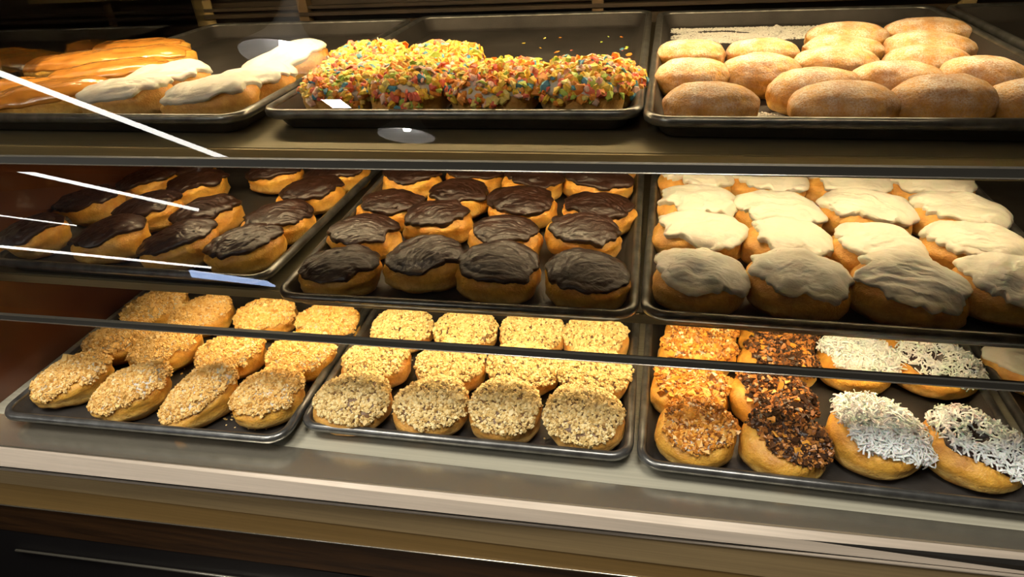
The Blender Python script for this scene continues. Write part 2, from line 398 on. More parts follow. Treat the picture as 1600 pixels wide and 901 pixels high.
# front glass facets and their joint bars
def pane(label, a, c):
    v = Vector((0, c[0]-a[0], c[1]-a[1])).normalized(); n = Vector((0, -v.z, v.y))*0.004
    b = MB(); b.prism([a, c, (c[0]-n.y, c[1]-n.z), (a[0]-n.y, a[1]-n.z)], XL, XR)
    me = bpy.data.meshes.new('front_glass')
    V = [(XL, a[0], a[1]), (XR, a[0], a[1]), (XR, c[0], c[1]), (XL, c[0], c[1])]
    me.from_pydata(V, [], [(0, 1, 2, 3)]); me.materials.append(M['glass']); me.update()
    o = link('front_glass', me, case, (0, 0, 0.95)); o['label'] = label
pane('upper leaning glass pane', (G2[0], G2[1]+.006), G1)
pane('middle leaning glass pane', (G3[0], G3[1]+.004), (G2[0], G2[1]))
def bar(y, zc0, zc1, h, x0=XL, x1=XR, dz=0):
    b = MB(); b.prism([(y-.003, zc0-h/2), (y+.003, zc0-h/2), (y+.003, zc0+h/2), (y-.003, zc0+h/2)], x0, x1,
                      [(y-.003, zc1-h/2), (y+.003, zc1-h/2), (y+.003, zc1+h/2), (y-.003, zc1+h/2)])
    cpart(b, 'joint_strip', M['rubber'])
    b = MB(); b.tube([(x0, y-.003, zc0-h/2-.0006), (x1, y-.003, zc1-h/2-.0006)], 0.0008, 6)
    cpart(b, 'glass_edge', M['bright'], True)
bar(0.060, 0.3600, 0.3735, 0.0088)
bar(0.031, 0.1365, 0.1585, 0.0078)

# ------------------------------------------------------------------ fittings reflected in the glass, added streak sources and fill panels
def pendant(loc, label):
    t = thing('pendant_lamp', label, 'lamp', loc, 0, 'pendant lamps hanging before the case')
    prof = [(0.195, 0.0), (0.192, 0.012), (0.150, 0.045), (0.105, 0.085), (0.070, 0.13), (0.048, 0.18), (0.038, 0.23), (0.036, 0.27), (0.0, 0.275)]
    inner = [(max(r-0.004, 0), z-0.003) for r, z in prof][::-1]
    b = MB(); b.lathe(prof); b.build('shade', M['shade_out'], t, True)
    b = MB(); b.lathe(inner); b.build('reflector', M['shade'], t, True)
    b = MB(); b.lathe([(0, 0.025), (0.020, 0.031), (0.031, 0.050), (0.031, 0.065), (0.018, 0.10), (0.0, 0.13)], n=20); b.build('bulb', M['bulb'], t, True)
    b = MB(); b.tube([(0, 0, 0.27), (0, 0, 1.9-loc[2])], 0.004); b.build('cord', M['black'], t, True)
pendant((-1.36, -1.81, 1.27), 'grey bell pendant lamp hanging nearer to the display case')
pendant((-1.40, -3.39, 1.377), 'grey bell pendant lamp hanging farther from the display case')
def tube_light(p, q, label):
    t = thing('tube_light', label, 'light', p, 0, 'ceiling tube lights')
    v = Vector(q)-Vector(p)
    b = MB(); b.tube([(0, 0, 0), tuple(v)], 0.03, 12); b.build('tube', M['tube'], t, True)
    for s in (0.1, 0.9):
        c = v*s; b = MB(); b.tube([tuple(c), (c.x, c.y, 1.9-p[2])], 0.006, 6); b.build('bracket', M['black'], t)
# added stand with lit tubes, placed so their reflections make the pale streaks
stand = thing('streak_stand', 'added dark stand at the left with slim tubes for streak reflections', 'display case', (-1.10, -0.50, -0.95))
def stand_part(b, name, mat, smooth=False):
    o = b.build(name, mat, stand, smooth); o.location = (1.10, 0.50, 0.95); return o
b = MB(); b.add([(-1.10, -0.17, -0.95), (-0.90, -0.80, -0.95), (-1.35, -0.95, -0.95), (-1.55, -0.30, -0.95), (-1.10, -0.17, 0.22), (-0.90, -0.80, 0.22), (-1.35, -0.95, 0.22), (-1.55, -0.30, 0.22)],
    [(0, 3, 2, 1), (4, 5, 6, 7), (0, 1, 5, 4), (1, 2, 6, 5), (2, 3, 7, 6), (3, 0, 4, 7)])
stand_part(b, 'stand_body', M['kick'])
for p, q, r in (((-1.0375, -0.2607, 0.6163), (-0.8159, -0.7329, 0.5535), .0058), ((-1.1499, -0.2348, 0.3624), (-0.8447, -0.6531, 0.1923), .0038),
                ((-1.0691, -0.2558, 0.1748), (-0.8324, -0.6586, 0.0478), .0026), ((-1.0489, -0.253, 0.2379), (-0.9436, -0.3986, 0.1902), .0013)):
    b = MB(); b.tube([p, q], r, 10); stand_part(b, 'streak_tube', M['tube'], True)
b = MB(); q4 = [(-0.9162, -0.6817, 0.030), (-0.7334, -0.7328, -0.0014), (-0.7107, -0.7384, -0.0152), (-0.9104, -0.6832, 0.013)]  # added glowing strip, placed to give the bluish reflection in the glass
b.add(q4+[(x-.004, y-.012, z) for x, y, z in q4], [(0, 1, 2, 3), (7, 6, 5, 4), (0, 4, 5, 1), (1, 5, 6, 2), (2, 6, 7, 3), (3, 7, 4, 0)])
o_ = stand_part(b, 'blue_streak_strip', M['bluelens']); o_['label'] = 'added slim bluish lit strip for a glass reflection'
for x, y, z in ((-1.03, -0.235, 0.62), (-0.90, -0.76, 0.57)):
    b = MB(); b.tube([(x-.04, y-.02, 0.20), (x-.04, y-.02, z)], 0.006, 8); stand_part(b, 'post', M['black'], True)

def panel_light(label, pts, mat):
    cx = sum(p[0] for p in pts)/len(pts); cy = sum(p[1] for p in pts)/len(pts)
    t = thing('ceiling_panel', label, 'light', (cx, cy, 1.75))
    b = MB(); n = len(pts); V = [(p[0]-cx, p[1]-cy, 0) for p in pts]+[(p[0]-cx, p[1]-cy, 0.15) for p in pts]
    b.add(V, [tuple(range(n, 2*n))]+[(i, (i+1) % n, n+(i+1) % n, n+i) for i in range(n)]); b.build('frame', M['shade'], t)
    b = MB(); b.add([(x*.985, y*.985, -.002) for x, y, z in V[:n]], [tuple(range(n))]); b.build('lens', mat, t)
panel_light('small square light on the shop ceiling beyond the pendant lamps', [(-2.25, -3.75), (-2.09, -3.75), (-2.09, -3.95), (-2.25, -3.95)], M['small_lens'])
panel_light('smaller added fill panel beside the nearer pendant lamp', [(-0.9, -1.6), (-0.5, -1.6), (-0.5, -1.2), (-0.9, -1.2)], M['fill_lens'])  # added fill that brightens the pendant shade and the fascia
for x_, y_, nm_ in ((-0.85, -0.50, 'left'), (0.35, -0.50, 'right')):
    panel_light('added ceiling fill panel above the customer side, %s one' % nm_, [(x_-.3, y_-.3), (x_+.3, y_-.3), (x_+.3, y_+.3), (x_-.3, y_+.3)], M['fill_lens'])  # added fills for the case front, kept out of the glass reflections

# ------------------------------------------------------------------ data: trays and pastries, world metres
TRAYS=[
(0,-1,-0.4594,-0.0234,0.0000,0.0284),
(0,0,-0.0005,0.0156,0.0000,0.0101),
(0,1,0.4599,0.0078,0.0000,-0.0112),
(0,2,0.9309,0.0278,0.0000,-0.0112),
(1,-1,-0.4907,0.0860,0.1897,-0.0141),
(1,0,-0.0035,0.0502,0.1897,0.0149),
(1,1,0.4544,0.0562,0.1897,-0.0105),
(1,2,0.9254,0.0762,0.1897,-0.0105),
(2,-1,-0.4781,0.1061,0.3997,-0.0043),
(2,0,-0.0104,0.1266,0.3997,0.0042),
(2,1,0.4460,0.1026,0.3997,-0.0106),
(2,2,0.9170,0.0976,0.3997,-0.0106),
]
ROWS=[
('streusel',0,-1,0,[(-0.6287,0.0575,0.0677,0.0542,0.046,25,-10,10),(-0.5103,0.0421,0.0639,0.0524,0.048,30,-14,12),(-0.3980,0.0458,0.0667,0.0521,0.048,48,-20,16),(-0.2951,0.0583,0.0552,0.0485,0.048,15,-10,12)]),
('streusel',0,-1,1,[(-0.6259,0.1562,0.0611,0.0519,0.044,20,-6,4),(-0.5294,0.1473,0.0622,0.0510,0.046,30,-10,8),(-0.4087,0.1454,0.0602,0.0512,0.046,20,-10,8),(-0.2917,0.1569,0.0586,0.0528,0.046,10,-4,6)]),
('streusel',0,-1,2,[(-0.6272,0.2586,0.0620,0.0558,0.042,20,-4,2),(-0.5294,0.2493,0.0629,0.0566,0.042,20,-4,4),(-0.4090,0.2553,0.0582,0.0524,0.042,15,-4,4),(-0.2919,0.2498,0.0576,0.0519,0.042,10,-4,4)]),
('nut',0,0,0,[(-0.1641,0.0627,0.0599,0.0539,0.050,10,-3,12),(-0.0494,0.0691,0.0562,0.0517,0.050,12,-4,10),(0.0553,0.0736,0.0514,0.0488,0.054,0,0,14),(0.1624,0.0733,0.0562,0.0517,0.052,-8,4,14)]),
('nut',0,0,1,[(-0.1643,0.1555,0.0561,0.0505,0.046,10,-3,5),(-0.0487,0.1626,0.0560,0.0504,0.046,0,0,6),(0.0602,0.1690,0.0551,0.0496,0.046,0,2,8),(0.1651,0.1708,0.0545,0.0490,0.046,5,2,6)]),
('nut',0,0,2,[(-0.1564,0.2492,0.0539,0.0485,0.042,0,0,3),(-0.0508,0.2564,0.0563,0.0507,0.042,0,0,3),(0.0603,0.2628,0.0554,0.0499,0.042,0,0,3),(0.1592,0.2661,0.0566,0.0509,0.042,0,0,3)]),
('toffee',0,1,0,[(0.3026,0.0600,0.0529,0.0486,0.050,-6,-2,14)]),
('toffee',0,1,1,[(0.2980,0.1505,0.0551,0.0495,0.046,0,3,8)]),
('toffee',0,1,2,[(0.3105,0.2408,0.0585,0.0527,0.044,0,0,6)]),
('toffee',0,1,3,[(0.3185,0.2989,0.0573,0.0516,0.040,0,0,4)]),
('chocring',0,1,0,[(0.4086,0.0564,0.0547,0.0481,0.050,-12,8,16)]),
('chocring',0,1,1,[(0.4058,0.1467,0.0591,0.0532,0.046,-14,10,8)]),
('chocring',0,1,2,[(0.4238,0.2337,0.0578,0.0520,0.044,-5,2,6)]),
('chocring',0,1,3,[(0.4312,0.2957,0.0589,0.0530,0.040,0,0,4)]),
('coco',0,1,0,[(0.5168,0.0819,0.0591,0.0508,0.050,-18,12,16)]),
('coco',0,1,2,[(0.5290,0.2455,0.0543,0.0489,0.042,0,0,4)]),
('cococring',0,1,0,[(0.6256,0.0794,0.0655,0.0498,0.048,-22,9,16)]),
('cococring',0,1,2,[(0.6332,0.2487,0.0625,0.0525,0.042,-8,2,6)]),
('plain',0,1,3,[(0.6016,0.3015,0.0334,0.0301,0.036,0,0,0)]),
('whiteiced',0,2,0,[(0.7611,0.2583,0.0606,0.0375,0.042,-40,4,4)]),
('choc',1,-1,0,[(-0.7120,0.1661,0.0601,0.0481,0.042,18,-10,4),(-0.5651,0.1648,0.0662,0.0529,0.046,18,-10,5),(-0.4398,0.1580,0.0644,0.0515,0.046,20,-10,6),(-0.3310,0.1565,0.0645,0.0516,0.046,18,-8,6)]),
('choc',1,-1,1,[(-0.7069,0.2829,0.0646,0.0517,0.042,18,-8,2),(-0.5785,0.2699,0.0609,0.0487,0.042,22,-10,3),(-0.4630,0.2597,0.0620,0.0496,0.042,20,-8,3),(-0.3285,0.2478,0.0646,0.0543,0.042,5,-4,4)]),
('choc',1,-1,2,[(-0.6673,0.3794,0.0553,0.0443,0.040,24,-8,2),(-0.5579,0.3725,0.0634,0.0507,0.042,24,-8,2),(-0.3260,0.3525,0.0599,0.0479,0.042,14,-8,2)]),
('choc',1,-1,3,[(-0.6193,0.4399,0.0509,0.0408,0.038,10,-4,0),(-0.4339,0.4303,0.0525,0.0446,0.042,10,-6,0),(-0.3167,0.4403,0.0614,0.0491,0.042,14,-4,0)]),
('choc',1,0,0,[(-0.1674,0.1115,0.0584,0.0455,0.042,6,-3,5),(-0.0559,0.1380,0.0562,0.0461,0.048,8,-4,6),(0.0471,0.1252,0.0566,0.0487,0.048,-8,3,8),(0.1604,0.1199,0.0560,0.0470,0.046,-14,5,8)]),
('choc',1,0,1,[(-0.1727,0.2103,0.0546,0.0458,0.042,4,0,2),(-0.0777,0.2667,0.0556,0.0445,0.044,0,-3,4),(0.0342,0.2250,0.0547,0.0460,0.042,-4,0,2),(0.1431,0.2368,0.0561,0.0471,0.044,-12,4,5)]),
('choc',1,0,2,[(-0.1679,0.3091,0.0581,0.0477,0.042,0,0,0),(-0.0686,0.3604,0.0568,0.0466,0.042,0,0,2),(0.0393,0.3297,0.0574,0.0483,0.042,-8,2,4),(0.1563,0.3184,0.0589,0.0483,0.042,-6,2,0)]),
('choc',1,0,3,[(-0.1726,0.4256,0.0559,0.0470,0.042,0,0,0),(-0.0687,0.4487,0.0531,0.0446,0.040,-4,0,2),(0.0372,0.4277,0.0546,0.0459,0.042,-8,2,2),(0.1461,0.4346,0.0580,0.0487,0.042,-6,2,2)]),
('choc',1,0,4,[(0.1867,0.5120,0.0310,0.0261,0.036,0,0,0)]),
('white',1,1,0,[(0.2931,0.1278,0.0582,0.0465,0.048,-8,4,12),(0.4035,0.1293,0.0614,0.0479,0.050,-12,6,12),(0.5213,0.1295,0.0698,0.0503,0.050,-16,8,14),(0.6263,0.1424,0.0578,0.0463,0.050,-10,6,12)]),
('white',1,1,1,[(0.2968,0.2487,0.0636,0.0534,0.046,-4,2,6),(0.4078,0.2334,0.0594,0.0476,0.046,-12,6,8),(0.5120,0.2227,0.0587,0.0493,0.046,-14,6,8),(0.6275,0.2371,0.0658,0.0487,0.046,-10,6,6)]),
('white',1,1,2,[(0.2984,0.3429,0.0597,0.0513,0.044,0,0,4),(0.4080,0.3257,0.0621,0.0497,0.044,-6,4,5),(0.5238,0.3330,0.0639,0.0524,0.046,-10,5,6),(0.6384,0.3383,0.0655,0.0511,0.044,-12,6,6)]),
('white',1,1,3,[(0.2989,0.4417,0.0597,0.0501,0.042,-4,2,4),(0.4083,0.4359,0.0573,0.0459,0.042,-8,4,4),(0.5248,0.4386,0.0680,0.0530,0.042,-8,4,4),(0.6366,0.4389,0.0634,0.0532,0.044,-4,2,6)]),
('white',1,1,4,[(0.3462,0.5124,0.0517,0.0434,0.038,0,0,2),(0.4420,0.5148,0.0530,0.0445,0.038,0,0,2),(0.5480,0.5151,0.0562,0.0472,0.038,0,0,2),(0.6498,0.5181,0.0552,0.0464,0.038,0,0,2)]),
('caramel',2,-1,0,[(-0.5760,0.1833,0.0824,0.0371,0.046,28,0,4)]),
('caramel',2,-1,1,[(-0.6799,0.2135,0.0659,0.0329,0.042,28,0,0),(-0.5933,0.3159,0.0928,0.0390,0.042,22,0,4)]),
('caramel',2,-1,2,[(-0.7061,0.3777,0.0952,0.0400,0.042,20,0,2),(-0.6312,0.4142,0.0990,0.0396,0.042,18,0,2)]),
('caramel',2,-1,3,[(-0.7051,0.5211,0.0903,0.0361,0.036,12,0,0)]),
('whitebar',2,-1,0,[(-0.4637,0.1860,0.0620,0.0322,0.046,16,-4,6),(-0.3271,0.1703,0.0611,0.0342,0.048,14,-6,8)]),
('whitebar',2,-1,1,[(-0.4685,0.2754,0.0654,0.0340,0.042,16,-4,6),(-0.3119,0.2446,0.0597,0.0311,0.044,20,-4,8)]),
('whitebar',2,-1,2,[(-0.3211,0.3484,0.0679,0.0408,0.046,34,-8,18)]),
('cereal',2,0,0,[(-0.1580,0.1947,0.0485,0.0301,0.050,14,-3,3),(-0.0644,0.1887,0.0479,0.0297,0.056,6,-2,4),(0.0395,0.1913,0.0543,0.0337,0.054,0,0,4),(0.1450,0.1920,0.0494,0.0326,0.056,8,2,6)]),
('cereal',2,0,1,[(-0.1679,0.3150,0.0595,0.0357,0.050,10,0,3),(-0.0606,0.3108,0.0520,0.0312,0.050,0,0,3),(0.0494,0.2911,0.0474,0.0285,0.046,4,0,3),(0.1602,0.2731,0.0501,0.0311,0.050,0,0,3)]),
('cereal',2,0,2,[(-0.1965,0.4162,0.0559,0.0336,0.046,6,0,2),(-0.0758,0.4005,0.0537,0.0322,0.046,0,0,2)]),
('dusted',2,1,0,[(0.2884,0.1598,0.0498,0.0309,0.048,-2,0,3),(0.4207,0.1577,0.0545,0.0338,0.048,-2,0,3),(0.5145,0.1644,0.0501,0.0321,0.052,0,0,3),(0.5994,0.1690,0.0447,0.0286,0.048,0,0,3)]),
('dusted',2,1,1,[(0.2722,0.2737,0.0446,0.0312,0.048,-4,0,4),(0.3538,0.2824,0.0475,0.0314,0.050,-4,0,3),(0.3995,0.2130,0.0501,0.0311,0.050,6,-4,3),(0.4959,0.2444,0.0505,0.0313,0.048,-4,3,3),(0.5859,0.2546,0.0471,0.0292,0.050,-6,3,3)]),
('dusted',2,1,2,[(0.2753,0.4036,0.0471,0.0301,0.044,-6,0,2),(0.3698,0.4137,0.0487,0.0302,0.042,-4,0,2),(0.4522,0.3459,0.0504,0.0312,0.044,-2,2,2),(0.5588,0.3549,0.0504,0.0312,0.042,-2,0,2)]),
('dusted',2,1,3,[(0.4775,0.4305,0.0535,0.0332,0.040,0,2,2),(0.5860,0.4334,0.0558,0.0346,0.042,-4,3,2)]),
('dusted',2,1,4,[(0.4987,0.5134,0.0574,0.0356,0.042,-2,0,2),(0.6152,0.5439,0.0585,0.0351,0.040,-2,0,2)]),
]

W, L = 0.457, 0.640

# ------------------------------------------------------------------ sheet pans
def rrect(x0, x1, y0, y1, r, n=7):
    pts = []
    for cx, cy, a0 in ((x1-r, y1-r, 0), (x0+r, y1-r, PI/2), (x0+r, y0+r, PI), (x1-r, y0+r, 1.5*PI)):
        for k in range(n): a = a0+PI/2*k/(n-1); pts.append((cx+r*math.cos(a), cy+r*math.sin(a)))
    return pts
def pan_meshes():
    prof = [(0.010, 0.0005, .020), (0.0125, -0.003, .019), (0.020, -0.0195, .020), (0.0235, -0.0228, .018), (0.032, -0.0240, .014)]
    rings = [rrect(-W/2+i, W/2-i, i, L-i, max(r, .006)) for i, z, r in prof]; n = len(rings[0])
    V = [(x, y, prof[j][1]) for j, rg in enumerate(rings) for x, y in rg]
    F = [(j*n+k, j*n+(k+1) % n, (j+1)*n+(k+1) % n, (j+1)*n+k) for j in range(len(rings)-1) for k in range(n)]
    F.append(tuple(range((len(rings)-1)*n, len(rings)*n)))
    # underside shell
    prof2 = [(0.0085, -0.002, .021), (0.011, -0.005, .020), (0.0185, -0.0215, .021), (0.023, -0.0250, .018), (0.032, -0.0258, .014)]
    m0 = len(V); rings2 = [rrect(-W/2+i, W/2-i, i, L-i, max(r, .006)) for i, z, r in prof2]
    V += [(x, y, prof2[j][1]) for j, rg in enumerate(rings2) for x, y in rg]
    F += [(m0+j*n+k, m0+(j+1)*n+k, m0+(j+1)*n+(k+1) % n, m0+j*n+(k+1) % n) for j in range(len(rings)-1) for k in range(n)]
    F.append(tuple(range(m0+(len(rings)-1)*n, m0+len(rings)*n))[::-1])
    me = bpy.data.meshes.new('sheet_pan'); me.from_pydata(V, [], F); me.materials.append(M['pan'])
    me.polygons.foreach_set('use_smooth', [len(p.vertices) < 5 for p in me.polygons]); me.update()
    # rolled rim
    sec = [(0.0115, -0.001), (0.0095, 0.0022), (0.0060, 0.0032), (0.0022, 0.0022), (0.0, -0.0015), (0.0006, -0.0065), (0.0035, -0.0085), (0.0085, -0.0070)]
    V = []; F = []
    for i, z in sec:
        V += [(x, y, z) for x, y in rrect(-W/2+i, W/2-i, i, L-i, 0.030-i)]
    for j in range(len(sec)):
        j2 = (j+1) % len(sec)
        for k in range(n): F.append((j*n+k, j2*n+k, j2*n+(k+1) % n, j*n+(k+1) % n))
    mr = bpy.data.meshes.new('rolled_rim'); mr.from_pydata(V, [], F); mr.materials.append(M['pan_rim'])
    mr.polygons.foreach_set('use_smooth', [True]*len(F)); mr.update()
    return me, mr
PAN, RIM = pan_meshes()
SH = {0: 'bottom', 1: 'middle', 2: 'top'}; TN = {-1: 'left', 0: 'centre', 1: 'right', 2: 'far right'}
PLAB = {(0, -1): 'black sheet pan of golden-crumb buns, bottom left of the case',
        (0, 0): 'black sheet pan of nut-covered buns, bottom centre of the case',
        (0, 1): 'black sheet pan of toffee and coconut doughnuts, bottom right',
        (0, 2): 'black sheet pan past the coconut doughnuts at the bottom right edge',
        (1, -1): 'black sheet pan of chocolate buns on the middle shelf, left one',
        (1, 0): 'black sheet pan of chocolate buns on the middle shelf, centre one',
        (1, 1): 'black sheet pan of white frosted buns on the middle shelf',
        (1, 2): 'black sheet pan at the right end of the middle shelf',
        (2, -1): 'black sheet pan of caramel and white iced bars, top left',
        (2, 0): 'black sheet pan of colourful cereal-topped bars on the top shelf',
        (2, 1): 'black sheet pan of sugar-dusted doughnuts on the top shelf',
        (2, 2): 'empty black sheet pan at the top right corner'}
ANG = {}
for s, k, x, y, z, a in TRAYS:
    t = thing('sheet_pan', PLAB[(s, k)], 'tray', (x, y, z-0.0258), a, 'dark sheet pans on the case shelves')
    link('pan_body', PAN, t, (0, 0, 0.0258)); link('rolled_rim', RIM, t, (0, 0, 0.0258))
    ANG[(s, k)] = a

# ------------------------------------------------------------------ pastry surfaces
class Surf:
    """puffy dough body: superellipsoid with noise, flat base, sheared top; optional dimple"""
    def __init__(s, a, b, h, seed, n=2.3, e1=0.62, e2=0.85, tx=0, ty=0, dimple=0, lump=0.05, groove=0.03):
        s.a, s.b, s.h, s.seed, s.n, s.e1, s.e2 = a, b, h, seed, n, e1, e2
        s.kx, s.ky = -math.tan(math.radians(tx)), math.tan(math.radians(ty)); s.dimple, s.lump, s.groove = dimple, lump, groove
    def __call__(s, th, ph):
        c, sn = np.cos(th), np.sin(th); p = 2/s.n
        ux = np.sign(c)*np.abs(c)**p; uy = np.sign(sn)*np.abs(sn)**p
        cp = np.clip(np.cos(ph), 0, 1)**np.where(ph > 0, s.e1, 0.62); sp = np.sin(ph); sz = np.sign(sp)*np.abs(sp)**s.e2
        D = np.stack([c*np.cos(ph), sn*np.cos(ph), sp], -1)
        q = 1+s.lump*fbm(D*1.7+s.seed*3.1, 2)+s.lump*0.40*vnoise(D*np.array([5, 5, 3.])+s.seed*1.7)+s.lump*0.16*vnoise(D*np.array([14, 14, 5.])+s.seed)
        q = q-s.groove*np.exp(-((ph+0.05+0.12*vnoise(D*2+s.seed))/0.13)**2)
        x = s.a*ux*cp*q; y = s.b*uy*cp*q
        z = s.h*0.5*sz*q
        zb = -s.h*0.46; z = np.where(z < zb, zb-(zb-z)*0.1, z)+s.h*0.47
        if s.dimple:
            r2 = (x/s.a)**2+(y/s.b)**2
            z = z-(z > s.h*.4)*s.dimple*s.h*np.exp(-r2/0.035)
        t = np.clip(z/s.h, 0, 1.2)
        lim = s.h*1.0
        z = z+t*np.clip(x*s.kx+y*s.ky, -lim, lim)
        return np.stack([x, y, z], -1)
    def frame(s, th, ph):
        e = 0.02; P = s(th, ph)
        A = s(th+e, ph)-s(th-e, ph); B = s(th, np.minimum(ph+e, PI/2-1e-3))-s(th, ph-e)
        n = np.cross(A, B); ln = np.linalg.norm(n, axis=-1, keepdims=True)
        n = np.where(ln > 1e-12, n/np.maximum(ln, 1e-12), np.array([0, 0, 1.0]))
        return P, n
def grid_faces(nr, nc, off=0):
    j = np.arange(nr-1)[:, None]; k = np.arange(nc)[None, :]; k2 = (k+1) % nc
    return (np.stack([j*nc+k, j*nc+k2, (j+1)*nc+k2, (j+1)*nc+k], -1)+off).reshape(-1, 4)
def bun_mesh(s, mat, nt_=52, np_=30):
    th = np.arange(nt_)*2*PI/nt_; q = np.linspace(-1, 1, np_)*0.985
    ph = np.sign(q)*(PI/2-(PI/2)*(1-np.abs(q))**(1/s.e1))     # even steps in radius, so the flat top is well resolved
    T, Pp = np.meshgrid(th, ph); V = s(T, Pp).reshape(-1, 3)
    c0 = V[:nt_].mean(0); c1 = V[-nt_:].mean(0); n = len(V)
    V = np.vstack([V, c0, c1]); k = np.arange(nt_); k2 = (k+1) % nt_
    F = grid_faces(np_, nt_); T0 = np.stack([k2, k, np.full(nt_, n)], -1); T1 = np.stack([(np_-1)*nt_+k, (np_-1)*nt_+k2, np.full(nt_, n+1)], -1)
    return mesh_np('bun', V, [F, T0, T1], mat)
def cap_edge(th, base, amp, seed, freq=1.0, side=0.0, sdir=-PI/2):
    D = np.stack([np.cos(th), np.sin(th), 0*th], -1)
    return base+amp*(vnoise(D*1.6*freq+seed)+0.5*vnoise(D*4.5*freq+seed*2)+0.16*vnoise(D*12*freq+seed*3))+side*np.cos(th-sdir)
def cap_mesh(s, mat, base, amp, thick, ridge, seed, side=0.0, sdir=-PI/2, nt_=110, np_=38, freq=1.0, wave=0.0, ridge_f=(60, 360)):
    th = np.arange(nt_)*2*PI/nt_; u = np.linspace(0.02, 1, np_)
    T, U = np.meshgrid(th, u); E = cap_edge(T, base, amp, seed, freq, side, sdir)
    Pp = PI/2-(PI/2-E)*U**(1/s.e1)
    P, n = s.frame(T, Pp)
    # blend normals near the pole
    w0 = np.clip(1-U/0.12, 0, 1)[..., None]; n = n*(1-w0)+w0*np.array([s.kx*-1, s.ky*-1, 1.0]); n /= np.linalg.norm(n, axis=-1, keepdims=True)
    ang = (seed*1.7) % 1.2-0.3; ca, sa = math.cos(ang), math.sin(ang)
    X = P[..., 0]*ca+P[..., 1]*sa; Y = -P[..., 0]*sa+P[..., 1]*ca
    wp = np.stack([X*40, Y*40, 0*X+seed], -1)
    Yw = Y+0.010*vnoise(wp*0.7)+0.004*vnoise(wp*2)+1.8*X*X/max(s.a, .01)*0.25
    st = np.stack([X*ridge_f[0]*0.6, Yw*ridge_f[1]*0.55, 0*X+seed*5], -1)
    rg = ridge*(1-np.abs(vnoise(st)))*1.0+ridge*(0.6 if ridge_f[1] > 200 else 0.2)*vnoise(np.stack([X*150, Yw*500, 0*X+seed], -1))
    rg = rg+ridge*1.1*vnoise(np.stack([X*55, Y*55, 0*X+seed*2.2], -1))
    t = thick*np.sqrt(np.clip(1-U**7, 0, 1))*(1+0.25*vnoise(wp))+rg*np.clip((1-U)*10, 0.15, 1)
    t[-1] = -0.0015
    V = (P+n*t[..., None]); 
    if wave:   # overhanging flaps at the rim
        out = np.stack([P[..., 0]/s.a, P[..., 1]/s.b, 0*X], -1); out /= np.maximum(np.linalg.norm(out, axis=-1, keepdims=True), 1e-6)
        f = np.clip((U-0.80)/0.17, 0, 1)*(U < 0.999)
        V = V+out*(f*wave*(0.6+0.9*vnoise(np.stack([np.cos(T)*3, np.sin(T)*3, 0*T+seed], -1))))[..., None]
        V[..., 2] += f*wave*0.5
    V = V.reshape(-1, 3)
    c1 = V[:nt_].mean(0); nn = len(V); V = np.vstack([V, c1]); k = np.arange(nt_); k2 = (k+1) % nt_
    F = grid_faces(np_, nt_)[:, ::-1]; T0 = np.stack([k, k2, np.full(nt_, nn)], -1)
    return mesh_np('icing', V, [F, T0], mat)

CUBE_V = np.array([(-1,-1,-1),(1,-1,-1),(1,1,-1),(-1,1,-1),(-1,-1,1),(1,-1,1),(1,1,1),(-1,1,1)], float)*0.5
CUBE_F = np.array([(0,3,2,1),(4,5,6,7),(0,1,5,4),(1,2,6,5),(2,3,7,6),(3,0,4,7)])
def shred_tpl():
    V = []; 
    for t, zz in ((-.5, 0), (-.17, .12), (.17, .12), (.5, 0)):
        for y, z in ((-.5, -.5), (.5, -.5), (.5, .5), (-.5, .5)): V.append((t, y, z, zz))
    V = np.array(V); F = []
    for j in range(3):
        for k in range(4): F.append((j*4+k, j*4+(k+1) % 4, (j+1)*4+(k+1) % 4, (j+1)*4+k))
    F += [(3, 2, 1, 0), (12, 13, 14, 15)]
    return V, np.array(F)
SH_V, SH_F = shred_tpl()
def flake_tpl():
    n = 6; V = [(0, 0, .12)]; 
    for k in range(n): a = 2*PI*k/n; V.append((0.5*math.cos(a), 0.5*math.sin(a), -0.10))
    top = [(x, y, z+0.07) for x, y, z in V]; bot = [(x, y, z-0.07) for x, y, z in V]
    V = np.array(top+bot); T = [(0, 1+k, 1+(k+1) % n) for k in range(n)]+[(7, 8+(k+1) % n, 8+k) for k in range(n)]
    Q = []
    for k in range(n): k2 = (k+1) % n; T += [(1+k, 8+k, 8+k2), (1+k, 8+k2, 1+k2)]
    return V, np.array(T)
FL_V, FL_F = flake_tpl()
def frames_from(n, rng, tilt):
    """random tangent frames around normals n with random tilt (radians sigma)"""
    m_ = len(n); r = rng.normal(size=(m_, 3)); n2 = n+rng.normal(size=(m_, 3))*tilt; n2 /= np.linalg.norm(n2, axis=1, keepdims=True)
    x = np.cross(r, n2); x /= np.linalg.norm(x, axis=1, keepdims=True); y = np.cross(n2, x)
    return np.stack([x, y, n2], 1)      # rows are axes
def scatter_mesh(name, tplV, tplF, P, fr, sc, mat, rng, jit=0.25, bend=None, smooth=False):
    m_ = len(P); V = np.repeat(tplV[None, :, :3], m_, 0)+rng.normal(size=(m_, len(tplV), 3))*jit*0.5*(jit > 0)
    V = V*sc[:, None, :]
    if bend is not None: V[:, :, 2] += tplV[None, :, 3]*bend[:, None]
    Wd = np.einsum('mvk,mkc->mvc', V, fr)+P[:, None, :]
    F = (tplF[None]+(np.arange(m_)*len(tplV))[:, None, None]).reshape(-1, tplF.shape[1])
    return mesh_np(name, Wd.reshape(-1, 3), F, mat, smooth)
